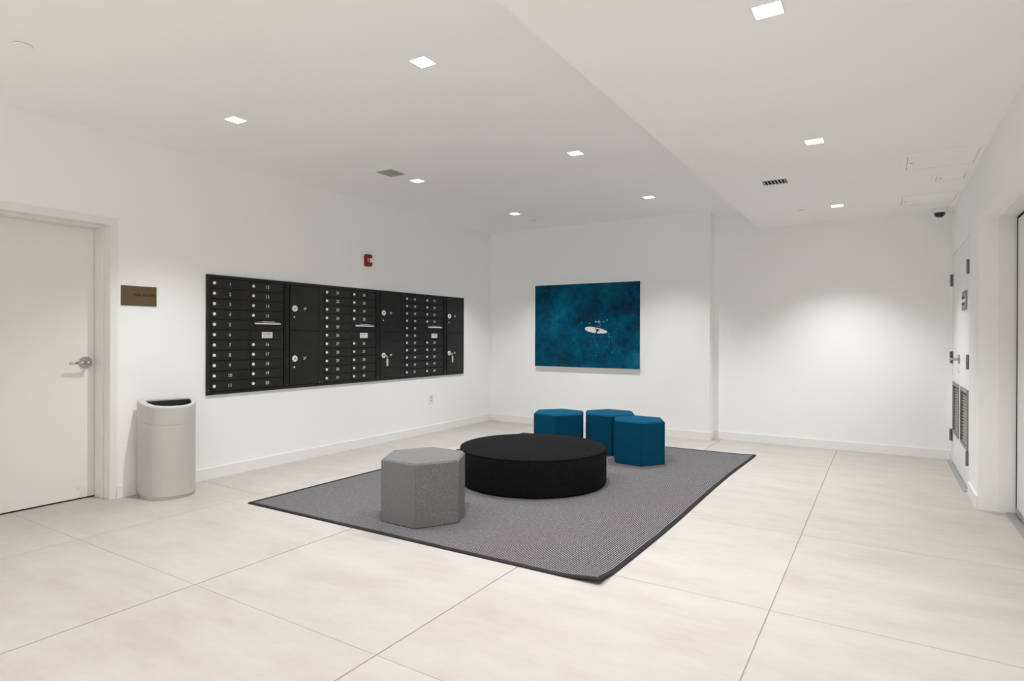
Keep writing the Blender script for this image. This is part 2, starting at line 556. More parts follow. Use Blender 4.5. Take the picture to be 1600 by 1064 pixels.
# ------------------------------------------------------------------ louvred double door (right)
d2o = struct(empty('door_2', (XR, (RD0 + RD1) / 2, 0)), 'white double doors with low louvres and grey hinges')
h2 = (RD1 - RD0) / 2
boxes('door_frame', [
    (-0.003, 0.12, h2, h2 + 0.045, 0, RDZ + 0.045), (-0.003, 0.12, -h2 - 0.045, -h2, 0, RDZ + 0.045), (-0.003, 0.12, -h2, h2, RDZ, RDZ + 0.045)], 'wall', d2o, bev=0.0015, seg=1)
boxes('threshold_plate', [(-0.036, 0.06, -h2 + 0.02, h2 + 0.03, 0.0003, 0.007)], 'threshold', d2o, bev=0.002, seg=1)
seam = 0.012
LV = [(0.095, 0.590), (-0.595, -0.080)]     # local y ranges: far leaf, near leaf
for k, (ya, yb) in enumerate(((seam, h2 - 0.003), (-h2 + 0.003, seam - 0.004))):
    la, lb = LV[k]
    z0, z1 = 0.305, 0.786
    leaf = boxes('door_leaf', [
        (0.004, 0.048, ya, yb, 0.012, z0), (0.004, 0.048, ya, yb, z1, RDZ - 0.004),
        (0.004, 0.048, ya, la, z0, z1), (0.004, 0.048, lb, yb, z0, z1)], 'trim', d2o)
    boxes('louvre_back', [(0.040, 0.046, la, lb, z0, z1)], 'vent_dark', leaf)  # dark sheet painted for the shade between the slats
    fwid = 0.020
    boxes('louvre_frame', [
        (-0.006, 0.006, la, lb, z0, z0 + fwid), (-0.006, 0.006, la, lb, z1 - fwid - 0.012, z1),
        (-0.006, 0.006, la, la + fwid, z0 + fwid, z1 - fwid - 0.012), (-0.006, 0.006, lb - fwid, lb, z0 + fwid, z1 - fwid - 0.012)], 'louver_frame', leaf, bev=0.001, seg=1)
    bm = bmesh.new()
    hwid = (lb - la) / 2 - fwid
    pr = [(0.002, -0.0065), (0.004, -0.008), (0.026, 0.003), (0.024, 0.0045)]
    a = [bm.verts.new((x, -hwid, z)) for x, z in pr]
    b = [bm.verts.new((x, hwid, z)) for x, z in pr]
    for q in range(4):
        bm.faces.new((a[q], a[(q + 1) % 4], b[(q + 1) % 4], b[q]))
    bm.faces.new(a[::-1])
    bm.faces.new(b)
    bmesh.ops.recalc_face_normals(bm, faces=bm.faces)
    sm = bpy.data.meshes.new('louvre_slat')
    bm.to_mesh(sm)
    bm.free()
    sm.materials.append(M['louver'])
    nsl = 17
    for q in range(nsl):
        obj('louvre_slat', sm, None, leaf, (0.004, (la + lb) / 2, z0 + fwid + 0.012 + q * (z1 - z0 - 2 * fwid - 0.03) / (nsl - 1)))
    boxes('door_bottom_gap', [(0.010, 0.044, ya, yb, 0.0075, 0.012)], 'dark_gap', leaf)  # black strip standing for the shade below the leaf
    # hinges
    hy = yb + 0.002 if k == 0 else ya - 0.002
    for hz in (0.2625, 1.0125, 1.7580 if k == 0 else 1.757):
        bm = bmesh.new()
        for q in range(5):
            add_cyl(bm, (-0.013, hy, hz - 0.057 + q * 0.0229), (-0.013, hy, hz - 0.057 + q * 0.0229 + 0.022), 0.0095, n=12)
        add_box(bm, -0.012, 0.0035, hy - 0.004, hy + 0.004, hz - 0.057, hz + 0.057)
        add_box(bm, 0.0005, 0.0040, hy - 0.030, hy + 0.030, hz - 0.057, hz + 0.057)
        bm_obj('hinge', bm, 'hinge_steel', d2o)
hd = empty('lever_handle', (0.004, seam + 0.065, 1.012))
hd.parent = d2o
bm = bmesh.new()
add_lathe(bm, [(0, 0), (0.041, 0), (0.041, -0.006), (0.036, -0.011), (0, -0.012)], 'x', 24)
bm_obj('rose', bm, 'steel', hd)
bm = bmesh.new()
add_cyl(bm, (0, 0, 0), (-0.070, 0, 0), 0.0115, n=14)
add_cyl(bm, (-0.064, -0.012, 0), (-0.062, 0.115, -0.001), 0.0115, 0.009, 14)
bm_obj('lever', bm, 'steel', hd)
bm = bmesh.new()
add_cyl(bm, (0.004, seam + 0.065, 0.905), (-0.001, seam + 0.065, 0.905), 0.013, n=14)
bm_obj('keyhole_cover', bm, 'white_metal', d2o)

# small sign on the near leaf
sg = tag(boxes('door_sign', [(-0.010, 0, -0.148, 0.148, -0.078, 0.078)], 'louver_frame', None, (XR + 0.004, 6.182, 1.510), bev=0.002), 'small grey plaque with dark symbols on the near louvred door', 'sign')
boxes('sign_band', [(-0.0112, -0.0098, -0.144, 0.144, -0.014, 0.010)], 'print_white', sg)
boxes('sign_symbol', [(-0.0114, -0.0096, -0.02, 0.125, 0.016, 0.036)], 'print_dark', sg)
boxes('sign_symbol', [(-0.0114, -0.0096, -0.02, 0.125, -0.036, -0.016)], 'print_dark', sg)

# ------------------------------------------------------------------ recessed entrance door (right edge of the view)
d3 = struct(empty('door_3', (XR, (RC0 + RC1) / 2, 0)), 'white double door set back in a recess with a dark edge seal')
h3 = (RC1 - RC0) / 2
boxes('door_frame', [
    (0.107, 0.30, h3 - 0.004, h3, 0, RCZ), (0.107, 0.30, -h3, -h3 + 0.004, 0, RCZ), (0.107, 0.30, -h3, h3, RCZ - 0.004, RCZ)], 'trim', d3)
boxes('edge_seal', [
    (0.203, 0.214, h3 - 0.020, h3 - 0.004, 0.03, RCZ - 0.004), (0.203, 0.214, -h3 + 0.004, -h3 + 0.020, 0.03, RCZ - 0.004), (0.203, 0.214, -h3 + 0.020, h3 - 0.020, RCZ - 0.020, RCZ - 0.004)], 'dark_gap', d3)
for s in (-1, 1):
    a, b = (0.003, h3 - 0.020) if s > 0 else (-h3 + 0.020, -0.003)
    leaf = boxes('door_leaf', [(0.206, 0.250, a, b, 0.028, RCZ - 0.020)], 'trim', d3)
    boxes('sweep_or_gap_shade', [(0.198, 0.206, a, b, 0.014, 0.050)], 'threshold', leaf, bev=0.001, seg=1)
    boxes('sweep_seal', [(0.200, 0.215, a, b, 0.008, 0.020)], 'dark_gap', leaf)
boxes('threshold_plate', [(0.150, 0.30, -h3 + 0.005, h3 - 0.005, 0.0004, 0.009)], 'threshold', d3, bev=0.002, seg=1)

# ------------------------------------------------------------------ recessed downlights
LAB = {
    (0, 0): 'lit square downlight in high ceiling nearest the far left corner',
    (0, 1): 'lit square downlight in high ceiling above the blue painting',
    (1, 0): 'lit square downlight beside the ceiling vent over the mailboxes',
    (1, 1): 'lit square downlight in middle of high ceiling, above the round ottoman',
    (2, 0): 'lit square downlight in high ceiling nearest the mail room sign',
    (2, 1): 'lit square downlight in high ceiling, highest in the picture on that level',
    (0, 2): 'lit square downlight in lowered ceiling nearest the dome camera',
    (1, 2): 'lit square downlight in lowered ceiling between vent and largest hatch',
    (2, 2): 'lit square downlight in lowered ceiling, cut close to the picture top'}
def housing():
    bm = bmesh.new()
    a, H = AP, 0.075
    lo = [bm.verts.new((x, y, 0.0)) for x, y in ((-a, -a), (a, -a), (a, a), (-a, a))]
    hi = [bm.verts.new((x, y, H)) for x, y in ((-a, -a), (a, -a), (a, a), (-a, a))]
    for i in range(4):
        j = (i + 1) % 4
        bm.faces.new((lo[i], hi[i], hi[j], lo[j]))
    bm.faces.new(hi)
    me = bpy.data.meshes.new('lamp_housing')
    bm.to_mesh(me)
    bm.free()
    me.materials.append(M['lamp'])
    return me
def trim_ring():
    bm = bmesh.new()
    a, o = AP, AP + 0.007
    add_box(bm, -o, o, -o, -a, -0.0025, 0)
    add_box(bm, -o, o, a, o, -0.0025, 0)
    add_box(bm, -o, -a, -a, a, -0.0025, 0)
    add_box(bm, a, o, -a, a, -0.0025, 0)
    me = bpy.data.meshes.new('trim_ring')
    bm.to_mesh(me)
    bm.free()
    me.materials.append(M['white_metal'])
    return me
HOUSE, RING = housing(), trim_ring()
LD = bpy.data.lights.new('downlight_lamp', 'SPOT')
LD.spot_size = BEAM
LD.spot_blend = 1.0
LD.energy = LAMP_W
LD.color = LAMP_COL
LD.shadow_soft_size = 0.014
LR = LD.copy()
LR.energy = REAR_W
LR.spot_size = math.radians(150)
LB = LD.copy()
LB.energy = FILL_W  # added rear lamps that lift the ceiling and upper walls
LB.spot_size = math.radians(130)
for n, (x, y, z) in enumerate(LIGHTS):
    row = {6.085: 0, 6.43: 0, 4.325: 1, 4.245: 1, 2.465: 2, 2.45: 2, 0.62: 3, -1.2: 4, -2.7: 5}[y]
    colm = 2 if z == ZS else (0 if x < -3 else 1)
    e = empty('recessed_downlight', (x, y, z))
    tag(e, LAB.get((row, colm), 'unseen lit square downlight out of view'), 'ceiling light', 'square recessed downlights')
    obj('lamp_housing', HOUSE, None, e)
    obj('trim_ring', RING, None, e)
    l = bpy.data.objects.new('lamp', LD if row < 3 else LR if row == 3 else LB)
    COL.objects.link(l)
    l.parent = e
    l.location = (0, 0, 0.030 if row < 3 else 0.044)

# ------------------------------------------------------------------ mailboxes
MZ0, MZ1, MW = 0.700, 1.708, 1.193
RP, RT = 0.0867, 1.680            # row pitch, top of the first row
C1, C2, C3 = (0.036, 0.380), (0.402, 0.746), (0.817, 1.160)
def plate_mesh(w, h, t, bev=0.0018):
    bm = bmesh.new()
    add_box(bm, 0, t, -w / 2, w / 2, -h / 2, h / 2)
    bmesh.ops.bevel(bm, geom=[e for e in bm.edges if any(v.co.x > t - 1e-5 for v in e.verts)], offset=bev, segments=2, affect='EDGES')
    bmesh.ops.recalc_face_normals(bm, faces=bm.faces)
    me = bpy.data.meshes.new('plate')
    bm.to_mesh(me)
    bm.free()
    return me
def disc_mesh(prof, n=18):
    bm = bmesh.new()
    add_lathe(bm, prof, 'x', n)
    bmesh.ops.recalc_face_normals(bm, faces=bm.faces)
    me = bpy.data.meshes.new('lock')
    bm.to_mesh(me)
    bm.free()
    return me
W1 = C1[1] - C1[0] - 0.004
door_me = plate_mesh(W1, RP - 0.007, 0.012)
door_me.materials.append(M['black_box'])
lip_bm = bmesh.new()
add_box(lip_bm, 0.006, 0.0145, -W1 / 2 + 0.002, W1 / 2 - 0.002, -RP / 2 + 0.0035, -RP / 2 + 0.0075)
bmesh.ops.recalc_face_normals(lip_bm, faces=lip_bm.faces)
lip_me = bpy.data.meshes.new('door_lip')
lip_bm.to_mesh(lip_me)
lip_bm.free()
lip_me.materials.append(M['black_frame'])
lock_me = disc_mesh([(0, 0.003), (0.0035, 0.003), (0.004, 0.006), (0.0125, 0.0055), (0.0135, 0.003), (0.0135, 0)])
lock_me.materials.append(M['silver'])
biglock_me = disc_mesh([(0, 0.004), (0.009, 0.004), (0.013, 0.005), (0.016, 0.010), (0.027, 0.010), (0.0295, 0.006), (0.0295, 0)], 28)
biglock_me.materials.append(M['silver'])
core_me = disc_mesh([(0, 0.0075), (0.009, 0.0075), (0.010, 0.005), (0.010, 0.0)], 18)
core_me.materials.append(M['steel'])
pin_me = disc_mesh([(0, 0.004), (0.006, 0.004), (0.008, 0.002), (0.008, 0)], 14)
pin_me.materials.append(M['silver'])
screw_me = disc_mesh([(0, 0.0025), (0.004, 0.002), (0.006, 0)], 10)
screw_me.materials.append(M['hinge_steel'])
ZSPLIT = RT - 5 * RP
UNIT = ('black mailbox unit with boxes 1 to 20, nearest the mail room sign',
        'middle black mailbox unit with boxes 21 to 40 below the fire alarm',
        'black mailbox unit with boxes 41 to 60, nearest the far corner')
for u in range(3):
    y0 = 2.884 + u * MW
    un = tag(empty('mailbox_unit', (XL, y0, MZ0)), UNIT[u], 'mailboxes', 'wall mailbox units')
    zz = -MZ0
    H = MZ1 - MZ0
    T = 0.016
    boxes('frame', [
        (0, 0.004, 0, MW, 0, H),
        (0.004, T, 0, C1[0], 0, H), (0.004, T, C1[1], C2[0], 0.026, H - 0.028), (0.004, T, C2[1] + 0.012, C3[0] - 0.006, 0.026, H - 0.028), (0.004, T, C3[1] + 0.003, MW, 0, H),
        (0.004, T, C1[0], C3[1] + 0.003, 0, 0.024), (0.004, T, C1[0], C3[1] + 0.003, H - 0.027, H)], 'black_frame', un, bev=0.0012, seg=1)
    boxes('divider_rail', [(T, T + 0.006, C2[1] + 0.026, C3[0] - 0.020, 0.03, H - 0.032)], 'black_frame', un, bev=0.002)
    for sy in (0.018, (C2[1] + C3[0]) / 2, MW - 0.018):
        obj('screw', screw_me, None, un, (T + (0.006 if sy == (C2[1] + C3[0]) / 2 else 0), sy, 0.04))
    num = 1 + u * 20
    def small_door(cx, row, number):
        zc = RT - RP * (row + 0.5) - MZ0
        dd = obj('mailbox_door', door_me, None, un, (0.006, cx, zc))
        obj('door_lip', lip_me, None, dd)
        obj('lock', lock_me, None, dd, (0.012, -W1 / 2 + 0.027, 0.002))
        t = obj('number', text_mesh(str(number), 0.040), 'print_white', dd, (0.0127, 0.0, 0))
    c1, c2, c3 = sum(C1) / 2, sum(C2) / 2, sum(C3) / 2
    for r in range(11):
        small_door(c1, r, num + r)
    k = num + 11
    for r in (0, 1, 2, 3, 6, 7, 8, 9, 10):
        small_door(c2, r, k)
        k += 1
    # outgoing slot (row 5) and label panel (row 6)
    zc = RT - RP * 4.5 - MZ0
    sl = obj('outgoing_slot', plate_mesh(W1, RP - 0.007, 0.010), 'black_box', un, (0.006, c2, zc))
    boxes('slot_opening', [(0.0095, 0.0112, -0.150, 0.150, 0.010, 0.030)], 'dark_gap', sl)
    bm = bmesh.new()
    q = [(0.010, 0.036), (0.030, 0.020), (0.032, 0.013), (0.028, 0.012), (0.027, 0.018), (0.010, 0.033)]
    a = [bm.verts.new((x, -0.142, z)) for x, z in q]
    b = [bm.verts.new((x, 0.126, z)) for x, z in q]
    for i in range(6):
        j = (i + 1) % 6
        bm.faces.new((a[i], a[j], b[j], b[i]))
    bm.faces.new(a[::-1])
    bm.faces.new(b)
    bm_obj('slot_flap', bm, 'hinge_steel', sl)
    boxes('flap_lip', [(0.0322, 0.0345, -0.142, 0.126, 0.011, 0.0205)], 'silver', sl)
    boxes('flap_strip', [(0.0155, 0.019, -0.055, 0.075, 0.0315, 0.0365)], 'silver', sl)
    zc = RT - RP * 5.5 - MZ0
    lp = obj('label_panel', plate_mesh(W1, RP - 0.007, 0.010), 'black_box', un, (0.006, c2, zc))
    boxes('mail_sticker', [(0.0095, 0.0106, -0.055, 0.055, -0.027, 0.027)], 'print_white', lp)
    obj('sticker_text', text_mesh('U.S. MAIL', 0.021), 'print_dark', lp, (0.0110, 0, 0.010))
    boxes('sticker_line', [(0.0104, 0.0110, -0.042, 0.042, -0.008, -0.005)], 'print_grey', lp)
    boxes('sticker_line', [(0.0104, 0.0110, -0.042, 0.042, -0.018, -0.015)], 'print_grey', lp)
    W3 = C3[1] - C3[0] - 0.004
    for s, (za, zb) in enumerate(((ZSPLIT, RT), (RT - 11 * RP, ZSPLIT))):
        pd = obj('parcel_door', plate_mesh(W3, zb - za - 0.007, 0.012), 'black_box', un, (0.006, c3, (za + zb) / 2 - MZ0))
        ly = 0.871 - c3
        obj('parcel_lock', biglock_me, None, pd, (0.012, ly, -0.006))
        obj('lock_core', core_me, None, pd, (0.013, ly, -0.006))
        obj('number', text_mesh('%dP' % (2 * u + 1 + s), 0.036), 'print_white', pd, (0.0127, ly + 0.118, -0.006))
        if not (s == 1 and u > 0):
            obj('pin', pin_me, None, pd, (0.012, ly - 0.003, -0.088))

# keys hanging from the two lower parcel locks
for u, lab in ((1, 'key with pale tag hanging from the lock marked 4P'), (2, 'key with pale tag hanging from the lock marked 6P')):
    yk = 2.884 + u * MW + 0.871
    zk = (RT - 11 * RP + ZSPLIT) / 2 - 0.006
    kx = XL + 0.0285
    ke = tag(empty('parcel_key', (kx, yk, zk)), lab, 'key', 'keys left in parcel locks')
    boxes('key_blade', [(0.0, 0.030, -0.0012, 0.0012, -0.004, 0.004)], 'steel', ke)
    bm = bmesh.new()
    add_lathe(bm, [(0, -0.001), (0.011, -0.001), (0.011, 0.001), (0, 0.001)], 'x', 16, (0.032, 0.006, -0.004))
    bm_obj('key_bow', bm, 'steel', ke)
    bm = bmesh.new()
    tp = [Vector((0.033, 0.012 + 0.013 * math.sin(a), -0.024 + 0.016 * math.cos(a))) for a in [i * math.pi / 6 for i in range(12)]]
    for a, b in zip(tp, tp[1:] + tp[:1]):
        add_cyl(bm, a, b, 0.0013, n=6)
    bm_obj('key_ring', bm, 'silver', ke)
    boxes('key_tag', [(0.030, 0.034, 0.006, 0.032, -0.118, -0.040)], 'key_tag', ke, bev=0.0015)
    if u == 1:
        boxes('key_tag', [(0.0345, 0.037, -0.006, 0.010, -0.075, -0.060)], 'key_tag', ke)

# ------------------------------------------------------------------ mail room sign
sn = tag(boxes('room_sign', [(0, 0.006, -0.127, 0.127, -0.074, 0.074)], 'bronze', None, (XL, 2.360, 1.494), bev=0.001), 'bronze plaque lettered MAIL ROOM beside the left door', 'sign')
obj('sign_lettering', text_mesh('MAIL ROOM', 0.0285, 0.0008, 'CENTER', 'left', 1.0), 'print_dark', sn, (0.0064, 0.034, 0.007))

# ------------------------------------------------------------------ fire alarm
fa = tag(empty('fire_alarm', (XL, 4.712, 1.955)), 'red wall fire alarm strobe above the mailboxes', 'fire alarm')
bm = bmesh.new()
add_box(bm, 0, 0.042, -0.046, 0.046, 0, 0.130)
bmesh.ops.bevel(bm, geom=[e for e in bm.edges if all(v.co.x > 0.035 for v in e.verts)] + [e for e in bm.edges if abs(e.verts[0].co.x - e.verts[1].co.x) > 0.01], offset=0.010, segments=3, affect='EDGES')
bm_obj('housing', bm, 'red', fa)
boxes('strobe_base', [(0.038, 0.048, -0.002, 0.044, 0.042, 0.088)], 'lens', fa, bev=0.003)
bm = bmesh.new()
add_cyl(bm, (0.052, 0.022, 0.046), (0.052, 0.022, 0.084), 0.013, n=14)
bm_obj('strobe_lens', bm, 'lens', fa)
obj('fire_lettering', text_mesh('FIRE', 0.024, 0.0006, 'CENTER', 'left_up'), 'print_white', fa, (0.0425, -0.025, 0.065))

# ------------------------------------------------------------------ power outlet
ou = tag(boxes('power_outlet', [(0, 0.006, -0.038, 0.038, -0.060, 0.060)], 'white_metal', None, (XL, 5.800, 0.420), bev=0.003), 'white duplex power outlet low on the wall under the mailboxes', 'outlet')
for s in (-1, 1):
    rc = boxes('receptacle', [(0.0055, 0.0085, -0.017, 0.017, s * 0.021 - 0.014, s * 0.021 + 0.014)], 'vent_slat_white', ou, bev=0.001)
    for sy in (-0.006, 0.006):
        boxes('slot', [(0.0080, 0.0090, sy - 0.0012, sy + 0.0012, s * 0.021 - 0.004, s * 0.021 + 0.007)], 'dark_gap', rc)

# ------------------------------------------------------------------ painting
px0, px1, pz0, pz1 = -4.030, -2.546, 0.800, 1.887
pa = tag(empty('wall_painting', ((px0 + px1) / 2, YL, pz0)), 'dark blue sea picture with a white surfboard on the far wall', 'painting')
pw, ph = (px1 - px0) / 2, pz1 - pz0
boxes('canvas', [(-pw, pw, -0.040, -0.002, 0, ph)], 'canvas_edge', pa, bev=0.001, seg=1)
boxes('sea_print', [(-pw + 0.001, pw - 0.001, -0.0412, -0.0398, 0.001, ph - 0.001)], 'sea', pa)
bx, bz = -3.131 - (px0 + px1) / 2, 1.281 - pz0
def flat_shape(name, pts, mat, y):
    bm = bmesh.new()
    vs = [bm.verts.new((x, y, z)) for x, z in pts]
    f = bm.faces.new(vs)
    r = bmesh.ops.extrude_face_region(bm, geom=[f])
    bmesh.ops.translate(bm, verts=[v for v in r['geom'] if isinstance(v, bmesh.types.BMVert)], vec=(0, 0.0008, 0))
    return bm_obj(name, bm, mat, pa)
tilt = math.atan2(-0.047, 0.308)
pts = []
for i in range(40):
    a = 2 * math.pi * i / 40
    lx = 0.157 * math.cos(a)
    lz = (0.036 + (0.008 * -math.cos(a))) * math.copysign(abs(math.sin(a)) ** 0.9, math.sin(a))
    pts.append((bx + lx * math.cos(tilt) - lz * math.sin(tilt), bz + lx * math.sin(tilt) + lz * math.cos(tilt)))
flat_shape('surfboard', pts, 'board_white', -0.0422)
def blob(cx, cz, rx, rz, rot=0, n=10):
    out = []
    for i in range(n):
        a = 2 * math.pi * i / n
        x, z = rx * math.cos(a), rz * math.sin(a)
        out.append((bx + cx + x * math.cos(rot) - z * math.sin(rot), bz + cz + x * math.sin(rot) + z * math.cos(rot)))
    return out
fig = [(-0.022, 0.036), (-0.010, 0.032), (-0.004, 0.012), (0.010, 0.016), (0.020, 0.018), (0.026, 0.004), (0.018, -0.008), (0.008, -0.014), (-0.002, -0.030), (-0.012, -0.040), (-0.024, -0.038), (-0.012, -0.020), (-0.004, -0.010), (-0.012, 0.002), (-0.016, 0.020)]
flat_shape('paddler', [(bx + 0.012 + a * 1.2, bz + b * 1.12) for a, b in fig], 'person', -0.0430)
bm = bmesh.new()
rs = random.Random(3)
specks = [(-0.006, 0.112, 0.014, 0.012), (0.033, 0.112, 0.020, 0.011), (0.050, 0.108, 0.008, 0.006), (0.104, 0.104, 0.009, 0.006), (-0.087, 0.092, 0.009, 0.009), (-0.200, 0.097, 0.008, 0.005), (0.056, 0.075, 0.003, 0.020), (0.050, 0.050, 0.007, 0.008), (0.176, -0.044, 0.008, 0.007), (0.180, -0.074, 0.004, 0.014), (0.150, 0.130, 0.010, 0.008)]
for _ in range(34):
    a = rs.uniform(0, 2 * math.pi)
    d = rs.uniform(0.10, 0.30)
    specks.append((0.05 + d * math.cos(a) * 0.9, d * math.sin(a) - 0.05, rs.uniform(0.002, 0.005), rs.uniform(0.002, 0.005)))
for cx, cz, rx, rz in specks:
    p = blob(cx, cz, rx, rz, rs.uniform(0, 1), 6)
    if abs(cx) < 0.15 and abs(cz + 0.15 * cx) < 0.045:
        continue
    bm.faces.new([bm.verts.new((x, -0.0416, z)) for x, z in p])
bm_obj('splash', bm, 'foam', pa)

# ------------------------------------------------------------------ ceiling vents
def vent(name, cx, cy, cz, ox, oy, iw, il, n, label, slat_mat, flip=1):
    e = tag(empty(name, (cx, cy, cz)), label, 'vent')
    hx, hy, t = iw / 2, il / 2, 0.006
    boxes('vent_frame', [(-ox, ox, -oy, -hy, -t, 0), (-ox, ox, hy, oy, -t, 0), (-ox, -hx, -hy, hy, -t, 0), (hx, ox, -hy, hy, -t, 0)], 'ceiling', e, bev=0.0012, seg=1)
    boxes('duct_shade', [(-hx, hx, -hy, hy, -0.0012, -0.0004)], 'vent_dark', e)  # flat dark sheet standing for the shade inside the vent
    bm = bmesh.new()
    w = iw / n * 0.55
    dr = 0.012 if flip > 0 else 0.0055
    q = [(-w / 2, -0.0012), (-w / 2 + 0.002, -0.0012), (w / 2 + 0.002, -dr), (w / 2, -dr)]
    a = [bm.verts.new((x * flip, -hy, z)) for x, z in q]
    b = [bm.verts.new((x * flip, hy, z)) for x, z in q]
    for i in range(4):
        j = (i + 1) % 4
        bm.faces.new((a[i], a[j], b[j], b[i]))
    bm.faces.new(a[::-1])
    bm.faces.new(b)
    bmesh.ops.recalc_face_normals(bm, faces=bm.faces)
    me = bpy.data.meshes.new('vent_slat')
    bm.to_mesh(me)
    bm.free()
    me.materials.append(M[slat_mat])
    for i in range(n):
        obj('vent_slat', me, None, e, (-hx + iw * (i + 0.5) / n, 0, 0))
vent('ceiling_vent', -3.757, 3.988, ZC, 0.135, 0.145, 0.186, 0.200, 5, 'white ceiling vent with dark slats in the high ceiling', 'vent_slat', -1)
vent('ceiling_vent', -0.747, 5.180, ZS, 0.125, 0.140, 0.176, 0.150, 7, 'white ceiling vent with dark slats in the lowered ceiling', 'vent_slat_white')

# ------------------------------------------------------------------ concealed sprinkler covers
for x, y, z, lab in ((-3.70, 1.265, ZC, 'round white sprinkler cover in the high ceiling above left door'),
                     (-3.768, 6.590, ZC, 'round white sprinkler cover in the ceiling near the far left corner'),
                     (-0.685, 6.495, ZS, 'round white sprinkler cover in the lowered ceiling')):
    sp = tag(empty('sprinkler_cover', (x, y, z)), lab, 'sprinkler', 'concealed sprinkler covers')
    bm = bmesh.new()
    add_lathe(bm, [(0, -0.007), (0.038, -0.007), (0.041, -0.005), (0.041, -0.003), (0, -0.003)], 'z', 28)
    bm_obj('cover_plate', bm, 'ceiling', sp)
    bm = bmesh.new()
    add_lathe(bm, [(0.036, 0), (0.036, -0.004)], 'z', 28)
    bm_obj('cup', bm, 'vent_dark', sp)

# ------------------------------------------------------------------ ceiling access hatches
for x0, x1, y0, y1, lab in ((0.104, 0.560, 4.890, 5.350, 'largest square white access hatch in the lowered ceiling'),
                            (0.312, 0.548, 5.605, 5.840, 'smallest white access hatch, between the two larger ones'),
                            (0.104, 0.560, 6.300, 6.760, 'white access hatch in the lowered ceiling nearest the dome camera')):
    e = tag(empty('access_hatch', ((x0 + x1) / 2, (y0 + y1) / 2, ZS)), lab, 'ceiling hatch', 'ceiling access hatches')
    hx, hy, f = (x1 - x0) / 2, (y1 - y0) / 2, 0.028
    boxes('hatch_frame', [(-hx, hx, -hy, -hy + f, -0.006, 0), (-hx, hx, hy - f, hy, -0.006, 0), (-hx, -hx + f, -hy + f, hy - f, -0.006, 0), (hx - f, hx, -hy + f, hy - f, -0.006, 0)], 'ceiling', e, bev=0.001, seg=1)
    boxes('gap', [(-hx + f, hx - f, -hy + f, hy - f, -0.0008, -0.0002)], 'vent_slat', e)
    boxes('hatch_panel', [(-hx + f + 0.004, hx - f - 0.004, -hy + f + 0.004, hy - f - 0.004, -0.0035, -0.0008)], 'ceiling', e)
    bm = bmesh.new()
    add_cyl(bm, (-hx + f + 0.03, 0, -0.0055), (-hx + f + 0.03, 0, -0.0034), 0.008, n=12)
    bm_obj('latch', bm, 'vent_slat', e)

# ------------------------------------------------------------------ dome camera
dc = tag(empty('dome_camera', (0.452, 7.085, ZS)), 'white ceiling dome security camera with black bubble in the right corner', 'security camera')
bm = bmesh.new()
add_lathe(bm, [(0, 0), (0.072, 0), (0.072, -0.018), (0.064, -0.034), (0.050, -0.040), (0, -0.040)], 'z', 32)
bm_obj('camera_base', bm, 'white_metal', dc)
bm = bmesh.new()
add_lathe(bm, [(0.047 * math.cos(a), -0.040 - 0.045 * math.sin(a)) for a in [i * math.pi / 20 for i in range(10)]] + [(0, -0.085)], 'z', 28)
bm_obj('dome_bubble', bm, 'dome', dc, smooth=True)

# ------------------------------------------------------------------ waste bin
WB = empty('waste_bin', (-4.700, 2.510, 0), -0.284)
tag(WB, 'tall pale half-round waste bin with dark liner standing by the left door', 'waste bin')
BW, BD, BE = 0.187, 0.318, 0.74
def d_outline(s=0.0, n=36):
    """half-round plan, inset by s; local x is outward, y along the flat back"""
    out = []
    for i in range(n + 1):
        t = math.pi * i / n
        c = math.cos(t)
        out.append((s + (BD - 2 * s) * math.sin(t) ** BE if 0 < i < n else s, -(BW - s) * math.copysign(abs(c) ** BE, c)))
    return out
ZBK, ZFR = 0.715, 0.678
def ztop(x, drop=0.0):
    return ZBK + (ZFR - ZBK) * max(0, min(1, x / BD)) - drop
def loft(bm, rings):
    vr = [[bm.verts.new(p) for p in r] for r in rings]
    for a, b in zip(vr, vr[1:]):
        n = len(a)
        for i in range(n):
            j = (i + 1) % n
            bm.faces.new((a[i], a[j], b[j], b[i]))
    return vr
bm = bmesh.new()
vr = loft(bm, [[(x, y, 0.0) for x, y in d_outline(0.010)], [(x, y, 0.022) for x, y in d_outline(0.010)]])
bm.faces.new(vr[0]); bm.faces.new(vr[1])
bm_obj('plinth', bm, 'can', WB)
bm = bmesh.new()
vr = loft(bm, [[(x, y, 0.022) for x, y in d_outline(0.004)], [(x, y, 0.026) for x, y in d_outline(0.0)], [(x, y, ztop(x, 0.1345)) for x, y in d_outline(0.0)], [(x, y, ztop(x, 0.134)) for x, y in d_outline(0.001)]])
bm.faces.new(vr[0]); bm.faces.new(vr[-1])
bm_obj('bin_body', bm, 'can', WB)
inner = [(0.036 + (x * 0.80), y * 0.80 + 0.006) for x, y in d_outline(0.0)]
bm = bmesh.new()
vr = loft(bm, [[(x, y, ztop(x, 0.133)) for x, y in d_outline(0.001)], [(x, y, ztop(x, 0.1325)) for x, y in d_outline(0.0)], [(x, y, ztop(x, 0.010)) for x, y in d_outline(0.0)],
               [(x, y, ztop(x, 0.003)) for x, y in d_outline(0.003)], [(x, y, ztop(x)) for x, y in d_outline(0.010)],
               [(x, y, ztop(x)) for x, y in inner], [(x, y, ztop(x, 0.012)) for x, y in inner]])
bm_obj('bin_lid', bm, 'can', WB)
bm = bmesh.new()
vr = loft(bm, [[(x, y, ztop(x, 0.010)) for x, y in inner], [(0.16 + (x - 0.16) * 0.9, y * 0.9, ztop(x, 0.10)) for x, y in inner]])
bm.faces.new(vr[-1])
bm_obj('liner', bm, 'liner', WB)

